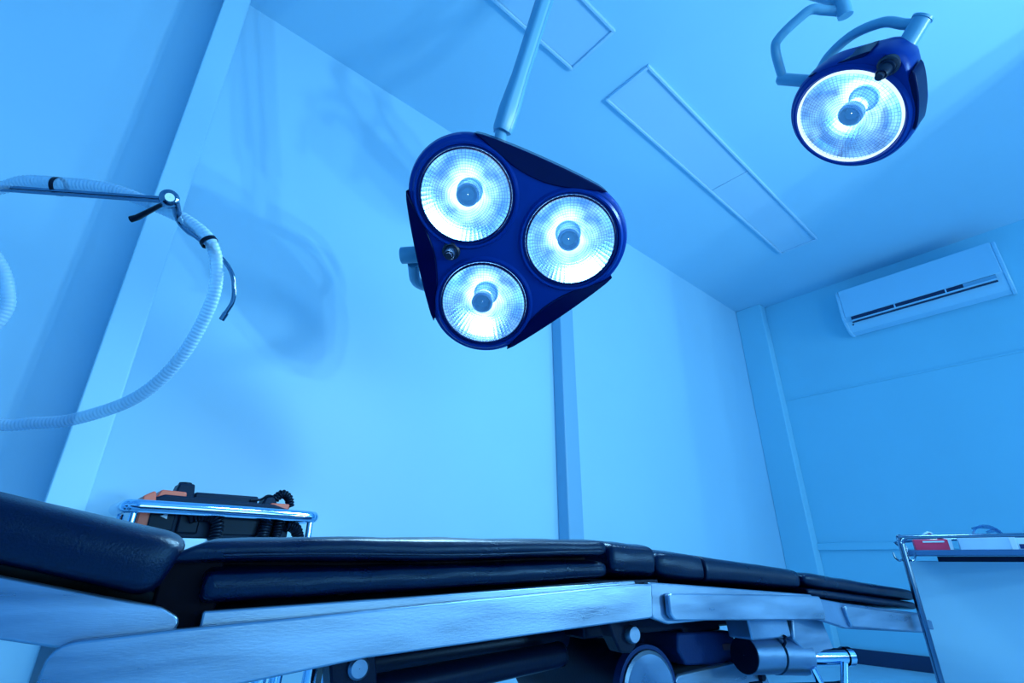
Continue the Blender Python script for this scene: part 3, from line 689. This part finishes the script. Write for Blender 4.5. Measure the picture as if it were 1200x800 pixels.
loop = smooth_path([(CX0, CY1, RZ + .012), (CX0 - .004, CY1 - .06, RZ + .010), (CX0 - .004, CY0 + .04, RZ + .004), (CX0 + .006, CY0 + .008, RZ + .003), (CX0 + .040, CY0, RZ + .003), (CX0 + .2, CY0, RZ + .002), (CX1 - .04, CY0, RZ), (CX1 - .006, CY0 + .008, RZ), (CX1 + .004, CY0 + .04, RZ), (CX1 + .004, CY1 - .06, RZ), (CX1, CY1, RZ)], 8)
wtube('top_rail', loop, rr_, 'chrome', cart, 18)
for x in (CX0 + .012, CX1 - .004):
    for y in (CY0 + .012, CY1 - .02): wtube('rail_post', [(x, y, CZ - .01), (x, y, RZ)], .008, 'chrome', cart)
# defibrillator
df = empty('defibrillator', Matrix.Translation((.33, 1.53, CZ)), 'salmon and dark defibrillator with paddles on the cart', 'defibrillator')
MB().prism(round_poly([(-.165, 0), (.165, 0), (.165, .075), (.12, .088), (-.13, .095), (-.165, .08)], .012), -.075, .075, frame((0, 0, 0), (1, 0, 0), (0, 0, 1), (0, -1, 0))).build('body', 'grey_plastic', df, bevel=.004)
MB().prism(round_poly([(-.172, .004), (-.13, .004), (-.150, .103), (-.172, .088)], .006), -.078, .078, frame((0, 0, 0), (1, 0, 0), (0, 0, 1), (0, -1, 0))).build('side_shell', 'salmon', df, bevel=.003)
MB().prism(round_poly([(-.150, .078), (-.085, .082), (-.085, .104), (-.138, .106)], .006), -.05, .066, frame((0, 0, 0), (1, 0, 0), (0, 0, 1), (0, -1, 0))).build('top_shell', 'salmon', df, bevel=.003)
MB().box((.145, .01, .087), (.05, .10, .016)).build('top_shell', 'salmon', df, bevel=.004)
MB().box((-.125, -.078, .043), (.050, .010, .055)).build('control_panel', 'black_plastic', df, bevel=.002)
MB().prism([(-.130, .046), (-.116, .053), (-.116, .040)], .0835, .0845, frame((0, 0, 0), (1, 0, 0), (0, 0, 1), (0, -1, 0))).build('arrow_mark', 'paper', df)
MB().box((-.070, -.078, .035), (.045, .012, .05)).build('connector_block', 'black_plastic', df, bevel=.004)
MB().box((.06, -.077, .040), (.13, .008, .06)).build('screen', 'black_plastic', df, bevel=.002)
MB().box((.015, .015, .099), (.150, .08, .022)).build('screen_hood', 'grey_plastic', df, bevel=.004)
MB().prism(round_poly([(-.108, .085), (-.060, .085), (-.066, .128), (-.100, .128)], .006), -.03, .03, frame((0, 0, 0), (1, 0, 0), (0, 0, 1), (0, -1, 0))).build('paddle', 'grey_plastic', df, bevel=.005)
MB().lathe([(.0005, .008), (.014, .006), (.016, 0)], 18, along((-.083, 0, .127), (0, 0, 1))).build('paddle_button', 'black_plastic', df)
MB().prism(round_poly([(.098, .085), (.142, .085), (.134, .112), (.108, .112)], .008), -.02, .03, frame((0, 0, 0), (1, 0, 0), (0, 0, 1), (0, -1, 0))).build('paddle', 'grey_plastic', df, bevel=.005)
def coil(pts, R, r, turns, name='coiled_cable'):
    path = smooth_path(pts, 12); n = len(path); out = []; tot = turns * 12
    for k in range(tot + 1):
        f = k / tot * (n - 1); i = min(int(f), n - 2); p = path[i].lerp(path[i + 1], f - i); tg = (path[i + 1] - path[i]).normalized()
        a_ = V((0, 1, 0)); a_ = (a_ - tg * a_.dot(tg)).normalized(); b_ = tg.cross(a_); an = 2 * PI * k / 12
        out.append(p + a_ * R * math.cos(an) + b_ * R * math.sin(an))
    return MB().tube(out, r, 7).build(name, 'black_plastic', df)
coil([(-.075, -.090, .045), (-.045, -.094, .054), (-.018, -.096, .046), (-.010, -.096, .018), (-.012, -.098, -.012)], .012, .0038, 15)
coil([(.098, -.092, -.01), (.098, -.094, .02), (.104, -.094, .055)], .012, .0038, 10)
coil([(.130, -.092, -.01), (.132, -.093, .02), (.134, -.088, .060)], .010, .0036, 11)
coil([(.155, -.088, .040), (.178, -.088, .030), (.192, -.086, .004)], .012, .0038, 8)
coil([(.132, -.02, .105), (.150, -.02, .122), (.170, -.02, .112), (.178, -.02, .088)], .009, .0034, 11)
MB().tube(smooth_path([(.07, -.03, .098), (.095, -.03, .103), (.110, -.03, .113), (.128, -.022, .114)], 6), .0032, 8).build('cable', 'black_plastic', df)

# ------------------------------------------------------------------ breathing-hose holder at the left
hold = empty('hose_holder', Matrix.Translation((-.72, 1.40, 0)), 'jointed chrome hose holder arm reaching in from the left edge', 'hose holder')
J = V((.018, 1.018, 1.290))
wtube('stand_pole', [(-.72, 1.40, .03), (-.72, 1.40, 1.42)], .014, 'dark_chrome', hold)
MB().lathe([(.0005, .05), (.03, .05), (.22, .02), (.22, 0), (.0005, 0)], 28).build('stand_base', 'cast_black', hold)
wtube('arm_rod', [(-.72, 1.40, 1.362), (-.241, 1.273, 1.336), J + V((-.012, .009, .002))], .0036, 'dark_chrome', hold, 10)
wtube('arm_rod', [(-.72, 1.40, 1.352), (-.241, 1.273, 1.328), J + V((-.012, .009, -.006))], .0030, 'dark_chrome', hold, 10)
jd = (V((0, 0, .656)) - J); jd.z *= .5; jd.normalize()
MB().lathe([(.0005, .016), (.008, .016), (.010, .013), (.012, .010), (.017, .008), (.017, -.008), (.0005, -.010)], 24, along(J, jd)).build('joint_knob', 'dark_chrome', hold, world=True)
wtube('joint_lever', [J + V((-.006, .010, -.008)), V((-.019, 1.108, 1.280)), V((-.028, 1.117, 1.276))], [.004, .006, .0065], 'black_plastic', hold, 12)
wtube('lower_arm', smooth_path([J + V((.010, -.005, -.004)), (.050, 1.050, 1.268), (.098, 1.032, 1.230)], 5), [.0075] * 8 + [.005] * 3, 'dark_chrome', hold, 12)
tip = smooth_path([(.098, 1.032, 1.230), (.128, 1.022, 1.207), (.150, 1.018, 1.182), (.161, 1.019, 1.155), (.168, 1.032, 1.128), (.163, 1.050, 1.103)], 6)
wtube('bent_tip', tip, .0042, 'dark_chrome', hold, 12)
wtube('tip_ferrule', [tip[-1] + V((.001, -.002, .003)), tip[-1] + V((-.002, .007, -.010))], .0056, 'dark_chrome', hold, 12)
def corrugated(pts, R, parent, name):
    path = smooth_path(pts, 60); L_ = [0]
    for a_, b_ in zip(path, path[1:]): L_.append(L_[-1] + (b_ - a_).length)
    n = int(L_[-1] / .0020); out = []; rad = []; j = 0
    for k in range(n + 1):
        s_ = L_[-1] * k / n
        while j < len(L_) - 2 and L_[j + 1] < s_: j += 1
        out.append(path[j].lerp(path[j + 1], (s_ - L_[j]) / max(1e-9, L_[j + 1] - L_[j])))
        rad.append(R * (1 + .055 * math.cos(2 * PI * s_ / .0075)))
    return MB().tube(out, rad, 16, caps=False).build(name, 'hose_plastic', parent, world=True, smooth=80)
HP = [(-.42, 1.33, 1.20), (-.335, 1.335, 1.29), (-.245, 1.278, 1.332), (-.205, 1.236, 1.346), (-.153, 1.190, 1.342), (-.073, 1.126, 1.331), (.019, 1.062, 1.291), (.070, 1.034, 1.263), (.104, 1.020, 1.230),
      (.128, 1.030, 1.180), (.136, 1.066, 1.115), (.119, 1.138, 1.021), (.075, 1.217, .951), (-.003, 1.309, .912), (-.064, 1.368, .904), (-.124, 1.410, .900), (-.25, 1.45, .92), (-.34, 1.46, .99)]
hose = empty('breathing_hose', Matrix.Translation((0.0, 1.1, .9)), 'translucent corrugated breathing hose looping from the holder arm', 'hose')
corrugated(HP, .0118, hose, 'hose_body')
corrugated([(-.34, 1.30, 1.30), (-.255, 1.31, 1.25), (-.199, 1.320, 1.193), (-.174, 1.324, 1.146), (-.166, 1.336, 1.107), (-.185, 1.355, 1.060), (-.25, 1.38, 1.03)], .0118, hose, 'second_loop')
def strap(p, tg, R, name='cable_tie'):
    M_ = along(p, tg)
    mb = MB().lathe([(R, -.004), (R + .002, -.004), (R + .002, .004), (R, .004)], 24, M_, close=True)
    mb.box((R + .004, 0, 0), (.008, .007, .009), M_)
    return mb.build(name, 'black_plastic', hose, world=True)
strap((-.153, 1.194, 1.336), (.6, -.5, -.05), .0165)
strap((.100, 1.022, 1.232), (.55, -.2, -.7), .0140)

# ------------------------------------------------------------------ fill lamp added out of view behind the camera, turned up
ml = empty('unseen_fill_lamp', Matrix.Translation((KEY_AT.x, KEY_AT.y - .05, 0)), 'added fill lamp on a castor stand, unseen behind the camera, turned up', 'fill lamp')
MB().lathe([(.0005, .10), (.04, .10), (.26, .06), (.26, .03), (.0005, .03)], 28).build('base', 'pale_plastic', ml)
wtube('pole', [KEY_AT - KEY_DIR * .06 + V((0, -.04, -.9)), KEY_AT - KEY_DIR * .08 + V((0, -.02, -.05)), KEY_AT - KEY_DIR * .05], .018, 'lamp_arm', ml)
hm = frame(KEY_AT - KEY_DIR * .015, V((1, 0, 0)), KEY_DIR.cross(V((1, 0, 0))), KEY_DIR) 
MB().lathe([(.0005, .0), (.25, .0), (.28, -.02), (.26, -.05), (.12, -.08), (.0005, -.085)], 36, hm).build('fill_lamp_head', 'lamp_navy', ml, world=True)
